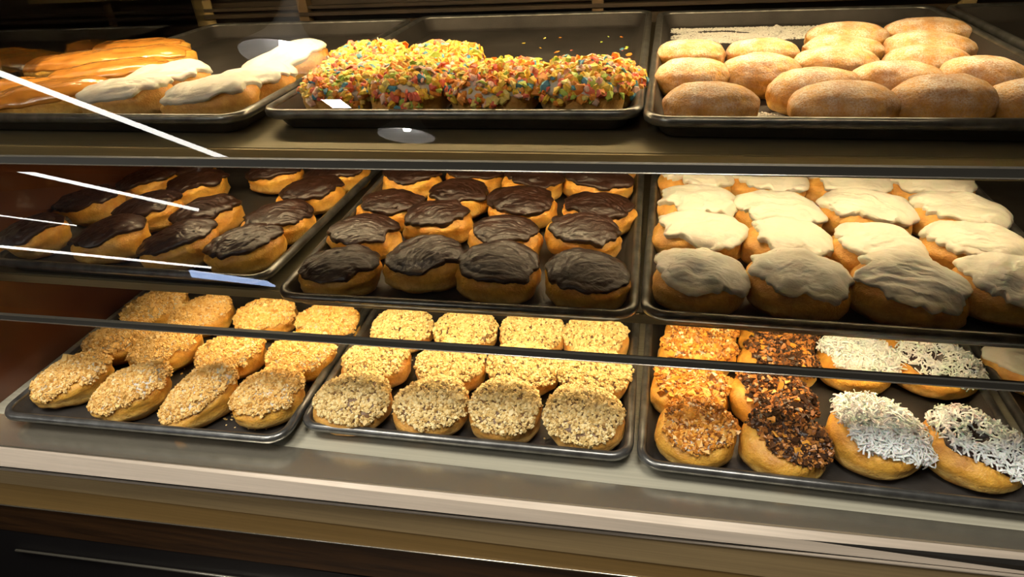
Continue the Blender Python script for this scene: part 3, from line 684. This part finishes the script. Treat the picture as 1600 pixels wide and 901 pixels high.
def cap_points(s, N_, rng, base, amp, seed, side=0.0, sdir=-PI/2, freq=1.0, spread=1.0, rmin=0.0):
    # sample evenly by area over the covered cap
    g1 = np.arange(49)*2*PI/48; g2 = np.linspace(rmin, spread, 25); A, B = np.meshgrid(g1, g2)
    Eg = cap_edge(A, base, amp, seed, freq, side, sdir); Q = s(A, np.maximum(PI/2-(PI/2-Eg)*B**(1/s.e1), -1.2))
    ar = np.linalg.norm(np.cross(Q[1:, :-1]-Q[:-1, :-1], Q[:-1, 1:]-Q[:-1, :-1]), axis=-1)+np.linalg.norm(np.cross(Q[1:, 1:]-Q[:-1, 1:], Q[1:, 1:]-Q[1:, :-1]), axis=-1)
    pr = ar.ravel()/ar.sum(); c = rng.choice(len(pr), N_, p=pr); r_, c_ = c//48, c % 48
    th = (c_+rng.random(N_))*2*PI/48; u = g2[0]+(r_+rng.random(N_))*(g2[-1]-g2[0])/24
    E = cap_edge(th, base, amp, seed, freq, side, sdir)
    ph = PI/2-(PI/2-E)*u**(1/s.e1)
    return s.frame(th, np.clip(ph, -1.2, PI/2-0.02))
def stuffpart(o): o['kind'] = 'stuff'; return o

ROWN = ['front', 'second', 'third', 'fourth', 'fifth']
def posword(i, n):
    if n == 1: return ''
    if i == 0: return 'leftmost'
    if i == n-1: return 'rightmost'
    return ['', 'second from left', 'third from left', 'fourth from left'][i]
INFO = {
 'choc': ('chocolate_frosted_bun', 'dark chocolate-frosted bun', 'doughnut'),
 'white': ('white_frosted_bun', 'white-frosted bun', 'doughnut'),
 'streusel': ('crumb_topped_bun', 'golden crumb-topped bun', 'doughnut'),
 'nut': ('nut_topped_bun', 'chopped-nut bun', 'doughnut'),
 'toffee': ('toffee_crumb_bun', 'orange toffee-crumb bun in left column', 'doughnut'),
 'chocring': ('chocolate_toffee_ring', 'dark chocolate and toffee-crumb doughnut', 'doughnut'),
 'coco': ('coconut_bun', 'all-white shredded coconut doughnut', 'doughnut'),
 'cococring': ('chocolate_coconut_ring', 'chocolate ring doughnut with coconut shreds', 'doughnut'),
 'plain': ('plain_bun', 'plain bun peeking out behind the coconut ring doughnut', 'doughnut'),
 'whiteiced': ('white_iced_bar', 'white iced bar at the far right edge beside the coconut doughnuts', 'doughnut'),
 'caramel': ('caramel_bar', 'glossy caramel-glazed bar', 'pastry'),
 'whitebar': ('white_iced_bar', 'white iced bar', 'pastry'),
 'cereal': ('cereal_topped_bar', 'rainbow cereal-topped bar', 'pastry'),
 'dusted': ('sugar_dusted_doughnut', 'sugar-dusted oval doughnut', 'doughnut')}
GROUP = {'choc': 'chocolate-frosted buns', 'white': 'white-frosted buns', 'streusel': 'golden crumb buns', 'nut': 'chopped-nut buns', 'toffee': 'toffee-crumb buns',
 'chocring': 'chocolate toffee rings', 'coco': 'coconut doughnuts', 'cococring': 'chocolate coconut rings', 'caramel': 'caramel bars', 'whitebar': 'white iced bars',
 'cereal': 'cereal-topped bars', 'dusted': 'sugar-dusted doughnuts'}

def make(kind, s_, k_, rown, i, nrow, it, seed):
    x, y, a, b, h, yaw, tx, ty = it
    if kind == 'cereal': y += (0.008, -0.030, -0.030)[rown]; h *= (0.98, 0.88, 0.92)[rown]
    if kind in ('coco', 'cococring', 'chocring'): tx *= 0.4; ty *= 0.55
    if kind == 'white': tx *= 0.6; ty *= 0.75
    rng = np.random.default_rng(seed*13+5)
    nm, look, cat = INFO[kind]
    long_ = kind in ('caramel', 'whitebar', 'cereal', 'dusted', 'whiteiced')
    pw = posword(i, nrow)
    if kind in ('toffee', 'chocring', 'coco', 'cococring'):
        lab = '%s, %s of its column, bottom right tray' % (look, {0: 'front one', 1: 'second one', 2: 'third one', 3: 'hindmost one'}[rown] if kind in ('toffee', 'chocring') else {0: 'front one', 2: 'rear one'}[rown])
    elif kind in ('plain', 'whiteiced'): lab = look
    elif kind in ('choc', 'white', 'streusel', 'nut'):
        tray = {'choc': 'middle shelf %s tray' % TN[k_], 'white': 'middle shelf', 'streusel': 'bottom left tray', 'nut': 'bottom centre tray'}[kind]
        lab = '%s, %s, %s row%s' % (look, tray, ROWN[rown], (', '+pw) if pw else '')
    else:
        lab = '%s, top shelf, %s row%s' % (look, ROWN[rown], (', '+pw) if pw else '')
    if (kind, s_, k_, rown, i) in EXTRA: lab = EXTRA[(kind, s_, k_, rown, i)]
    z = TZ[s_]-0.0238
    if not long_:
        b = min(b*0.95, 0.046); a = min(a*0.96, 0.062 if kind in ('white', 'cococring') else 0.0565)
        if kind in ('coco', 'cococring'): a = min(a, 0.058); b = 0.0495
        if s_ == 0 and k_ == 1 and rown == 0: y += 0.008
    elif kind == 'cereal': b = min(b*1.6, 0.047)
    t = thing(nm, lab, cat, (x, y, z), math.radians(yaw)+ANG[(s_, k_)],
              GROUP.get(kind, None) and GROUP[kind]+(' on the %s tray' % TN[k_] if kind == 'choc' else ''))
    # rotate world tilt into local
    yr = math.radians(yaw); 
    kx, ky = -math.tan(math.radians(tx)), math.tan(math.radians(ty))
    ltx = -math.degrees(math.atan(kx*math.cos(yr)+ky*math.sin(yr))); lty = math.degrees(math.atan(-kx*math.sin(yr)+ky*math.cos(yr)))
    vw = -PI/2-yr           # local direction towards the viewer
    sx = vw
    h *= 0.99 if long_ else 1.08
    P = dict(a=a, b=b, h=h, seed=seed*0.731, tx=ltx, ty=lty)
    if kind == 'choc':
        S = Surf(**P, n=2.1, e1=0.66, e2=0.85, lump=0.08)
        link('bun', bun_mesh(S, M['bun']), t)
        link('chocolate_frosting', cap_mesh(S, M['choc'], 0.56, 0.30, 0.0044, 0.0014, seed*0.37, wave=0.0035, ridge_f=(40, 300)), t)
    elif kind == 'white':
        S = Surf(**P, n=2.25, e1=0.66, e2=0.85, lump=0.06)
        link('bun', bun_mesh(S, M['bun_pale']), t)
        link('white_frosting', cap_mesh(S, M['white'], 0.46, 0.36, 0.0055, 0.0028, seed*0.41, side=0.26, sdir=-PI*0.78-yr, wave=0.0035, freq=1.3, ridge_f=(22, 110)), t)
    elif kind == 'streusel':
        S = Surf(**P, n=2.15, e1=0.76, e2=0.9, lump=0.07)
        link('bun', bun_mesh(S, M['bun']), t)
        ar = (0.46, 0.30)
        link('white_icing', cap_mesh(S, M['white'], ar[0], ar[1], 0.0020, 0.0006, seed*0.3, nt_=64, np_=16), t)
        Pt, n = cap_points(S, 2100, rng, ar[0], ar[1], seed*0.3, spread=1.02)
        sc = np.exp(rng.normal(math.log(0.0024), 0.35, (len(Pt), 1)))*rng.uniform(0.7, 1.2, (len(Pt), 3))
        Pt = Pt+n*(0.0020+rng.random((len(Pt), 1))*0.0022)
        stuffpart(link('crumb_topping', scatter_mesh('crumb_topping', CUBE_V, CUBE_F, Pt, frames_from(n, rng, 1), sc, M['streusel'], rng, 0.35), t))
    elif kind == 'nut':
        S = Surf(**P, n=2.1, e1=0.76, e2=0.9, lump=0.05)
        link('bun', bun_mesh(S, M['bun_pale']), t)
        ar = (0.44, 0.22)
        link('brown_icing', cap_mesh(S, M['brownglaze'], ar[0], ar[1], 0.0018, 0.0004, seed*0.3, nt_=64, np_=16), t)
        Pt, n = cap_points(S, 1500, rng, ar[0], ar[1], seed*0.3, spread=1.03)
        sc = np.exp(rng.normal(math.log(0.0031), 0.22, (len(Pt), 1)))*rng.uniform(0.6, 1.2, (len(Pt), 3))
        Pt = Pt+n*(0.0020+rng.random((len(Pt), 1))*0.0022)
        stuffpart(link('nut_topping', scatter_mesh('nut_topping', CUBE_V, CUBE_F, Pt, frames_from(n, rng, 1), sc, M['nut'], rng, 0.20), t))
    elif kind in ('toffee', 'chocring'):
        S = Surf(**P, n=2.1, e1=0.64, e2=0.85, lump=0.05, dimple=0.35 if kind == 'chocring' else 0.0)
        link('bun', bun_mesh(S, M['bun']), t)
        ar = (0.60, 0.30) if kind == 'toffee' else (0.55, 0.25)
        dark = kind == 'chocring'
        sd = dict(side=0.35 if dark else 0.22, sdir=-PI*0.85-yr)
        link('chocolate_icing' if dark else 'white_icing', cap_mesh(S, M['choc' if dark else 'white'], ar[0], ar[1], 0.0022, 0.0006, seed*0.3, nt_=64, np_=18, **sd), t)
        Pt, n = cap_points(S, 1500 if dark else 1400, rng, ar[0], ar[1], seed*0.3, **sd)
        sc = np.exp(rng.normal(math.log(0.0027), 0.35, (len(Pt), 1)))*rng.uniform(0.5, 1.5, (len(Pt), 3))
        Pt = Pt+n*(0.0022+rng.random((len(Pt), 1))*0.0030)
        stuffpart(link('toffee_topping', scatter_mesh('toffee_topping', CUBE_V, CUBE_F, Pt, frames_from(n, rng, 1), sc, M['darkcrumb' if dark else 'toffee'], rng, 0.35), t))
        for q in range(7 if dark else 9):
            Pt, n = cap_points(S, 1, rng, ar[0]+.15, 0, 0)
            sc = np.array([[rng.uniform(.007, .015), rng.uniform(.005, .009), rng.uniform(.002, .004)]])
            link('toffee_shard', scatter_mesh('toffee_shard', CUBE_V, CUBE_F, Pt+n*0.005, frames_from(n, rng, .35), sc, M['toffee'], rng, 0.25), t)
    elif kind in ('coco', 'cococring'):
        ring = kind == 'cococring'
        S = Surf(**P, n=2.1, e1=0.64, e2=0.85, lump=0.05, dimple=0.6 if ring else 0.15)
        link('bun', bun_mesh(S, M['bun']), t)
        ar = (0.50, 0.22); sd = dict(side=0.40, sdir=-PI*0.85-yr)
        link('chocolate_icing' if ring else 'white_icing', cap_mesh(S, M['choc' if ring else 'white'], ar[0], ar[1], 0.0024, 0.0006, seed*0.3, nt_=72, np_=20, **sd), t)
        NN = 800 if ring else 1400
        Pt, n = cap_points(S, NN, rng, ar[0], ar[1], seed*0.3, rmin=0.22 if ring else 0, **sd)
        sc = np.stack([rng.uniform(.007, .015, NN), rng.uniform(.0014, .0024, NN), rng.uniform(.0007, .0011, NN)], 1)
        bend = rng.uniform(0.004, 0.02, NN)
        Pt = Pt+n*(0.0025+rng.random((NN, 1))*(0.0045 if ring else 0.0085))
        stuffpart(link('coconut_shreds', scatter_mesh('coconut_shreds', SH_V, SH_F, Pt, frames_from(n, rng, 0.75), sc, M['coco'], rng, 0.0, bend), t))
    elif kind == 'plain':
        S = Surf(**P, n=2.2, e1=0.62, e2=0.85, lump=0.05); link('bun', bun_mesh(S, M['bun']), t)
    elif kind in ('whiteiced', 'whitebar'):
        S = Surf(**P, n=2.5, e1=0.62, e2=0.82, lump=0.06)
        link('bun', bun_mesh(S, M['bun_pale']), t)
        link('white_icing', cap_mesh(S, M['white'], 0.42, 0.3, 0.0042, 0.0018, seed*0.41, side=0.1, sdir=-PI/2-yr, wave=0.003, freq=1.2, ridge_f=(25, 130)), t)
    elif kind == 'caramel':
        S = Surf(**P, n=2.5, e1=0.66, e2=0.85, lump=0.06)
        link('bun', bun_mesh(S, M['bun']), t)
        link('caramel_glaze', cap_mesh(S, M['caramel'], 0.40, 0.25, 0.0030, 0.0008, seed*0.41, wave=0.001, ridge_f=(25, 140)), t)
    elif kind == 'cereal':
        S = Surf(**P, n=2.7, e1=0.60, e2=0.8, lump=0.06)
        link('bun', bun_mesh(S, M['bun_pale']), t)
        ar = (0.22, 0.28)
        link('white_icing', cap_mesh(S, M['white'], ar[0], ar[1], 0.0020, 0.0005, seed*0.3, nt_=64, np_=16), t)
        NN = 520
        Pt, n = cap_points(S, NN, rng, ar[0], ar[1], seed*0.3, spread=1.03)
        k = np.exp(rng.normal(math.log(0.0104), 0.22, (NN, 1)))
        sc = k*np.stack([rng.uniform(.8, 1.2, NN), rng.uniform(.6, 1.0, NN), rng.uniform(.9, 1.6, NN)], 1)
        Pt = Pt+n*(0.0030+rng.random((NN, 1))*0.0045)
        stuffpart(link('cereal_topping', scatter_mesh('cereal_topping', FL_V, FL_F, Pt, frames_from(n, rng, 0.75), sc, M['cereal'], rng, 0.05), t))
    elif kind == 'dusted':
        S = Surf(**P, n=2.2, e1=0.78, e2=0.92, lump=0.055, groove=0.012)
        link('bun', bun_mesh(S, M['bun_dusted'], 64, 36), t)
TZ = {s: z for s, k, x, y, z, a in TRAYS}
EXTRA = {}
seed = 1
for kind, s_, k_, rown, items in ROWS:
    for i, it in enumerate(items):
        seed += 1; make(kind, s_, k_, rown, i, len(items), it, seed)

# ------------------------------------------------------------------ loose crumbs and sugar on the pans
def loose(name, label, cat, pts, size, mat, rng, tpl=(CUBE_V, CUBE_F), jit=0.3, flat=0.6):
    pts = np.asarray(pts); n = np.tile(np.array([0, 0, 1.0]), (len(pts), 1))
    sc = np.exp(rng.normal(math.log(size), 0.35, (len(pts), 1)))*rng.uniform(0.7, 1.2, (len(pts), 3)); sc[:, 2] *= flat
    me = scatter_mesh(name, tpl[0], tpl[1], pts-np.array([0, 0, pts[:, 2].min()]), frames_from(n, rng, 0.15), sc, mat, rng, jit)
    return tag(link(name, me, None, (0, 0, float(pts[:, 2].min()))), label, cat, None, 'stuff')
rg = np.random.default_rng(99)
def region(n, x0, x1, y0, y1, z):
    return np.stack([rg.uniform(x0, x1, n), rg.uniform(y0, y1, n), np.full(n, z)], 1)
zt = TZ[2]-0.0234; zm = TZ[1]-0.0234; zb = TZ[0]-0.0234
p = region(60000, 0.25, 0.66, 0.14, 0.715, zt)
dens = fbm(np.stack([p[:, 0]*9, p[:, 1]*14, 0*p[:, 0]+5.5], -1))
keep = ((p[:, 1] > 0.692) & (p[:, 0] < 0.56)) | ((dens > -0.05) & (p[:, 1] > 0.56) & (p[:, 0] < .49)) | ((np.abs(p[:, 0]-0.352) < 0.022) & (p[:, 1] < 0.21)) | ((p[:, 0] < 0.262+.01*dens) & (p[:, 1] < .24))
p = p[keep]
loose('spilled_sugar', 'white powdered sugar spilled on the pan of dusted doughnuts', 'sugar', p, 0.0016, M['sugar'], rg)
loose('cereal_crumbs', 'few coloured cereal crumbs scattered at the back of the cereal-bar pan', 'crumbs', region(34, -0.02, 0.19, 0.42, 0.66, zt+.001), 0.0062, M['cereal'], rg, (FL_V, FL_F), 0.05)
loose('nut_crumbs', 'small nut crumbs fallen on the bottom centre pan', 'crumbs', np.vstack([region(130, -0.2, 0.2, 0.05, 0.3, zb)]), 0.002, M['nut'], rg)
loose('golden_crumbs', 'small golden crumbs fallen on the bottom left pan', 'crumbs', np.vstack([region(120, -0.66, -0.27, 0.02, 0.25, zb), region(80, -.36, -.33, 0.03, 0.12, zb)]), 0.0018, M['streusel'], rg)
pc = np.array([(0.455, 0.19, zb), (0.47, 0.20, zb), (0.55, 0.17, zb), (0.57, 0.19, zb), (0.70, 0.24, zb), (0.665, 0.20, zb)])
loose('coconut_crumbs', 'few coconut shreds fallen on the dark pan between the coconut doughnuts', 'crumbs', pc, 0.005, M['coco'], rg)

# ------------------------------------------------------------------ odds and ends behind the top shelf
t = thing('paper_tag', 'tan folded paper tag hanging behind the top left pan', 'tag', (-0.755, 0.795, 0.389))
b = MB(); b.prism([(0, 0), (0.002, 0), (0.002, 0.10), (0, 0.10)], -0.030, 0.0); b.prism([(0.0, 0.0), (0.002, 0), (0.002, 0.10), (0.0, 0.10)], 0.001, 0.030)
b.build('paper', M['tan'], t)
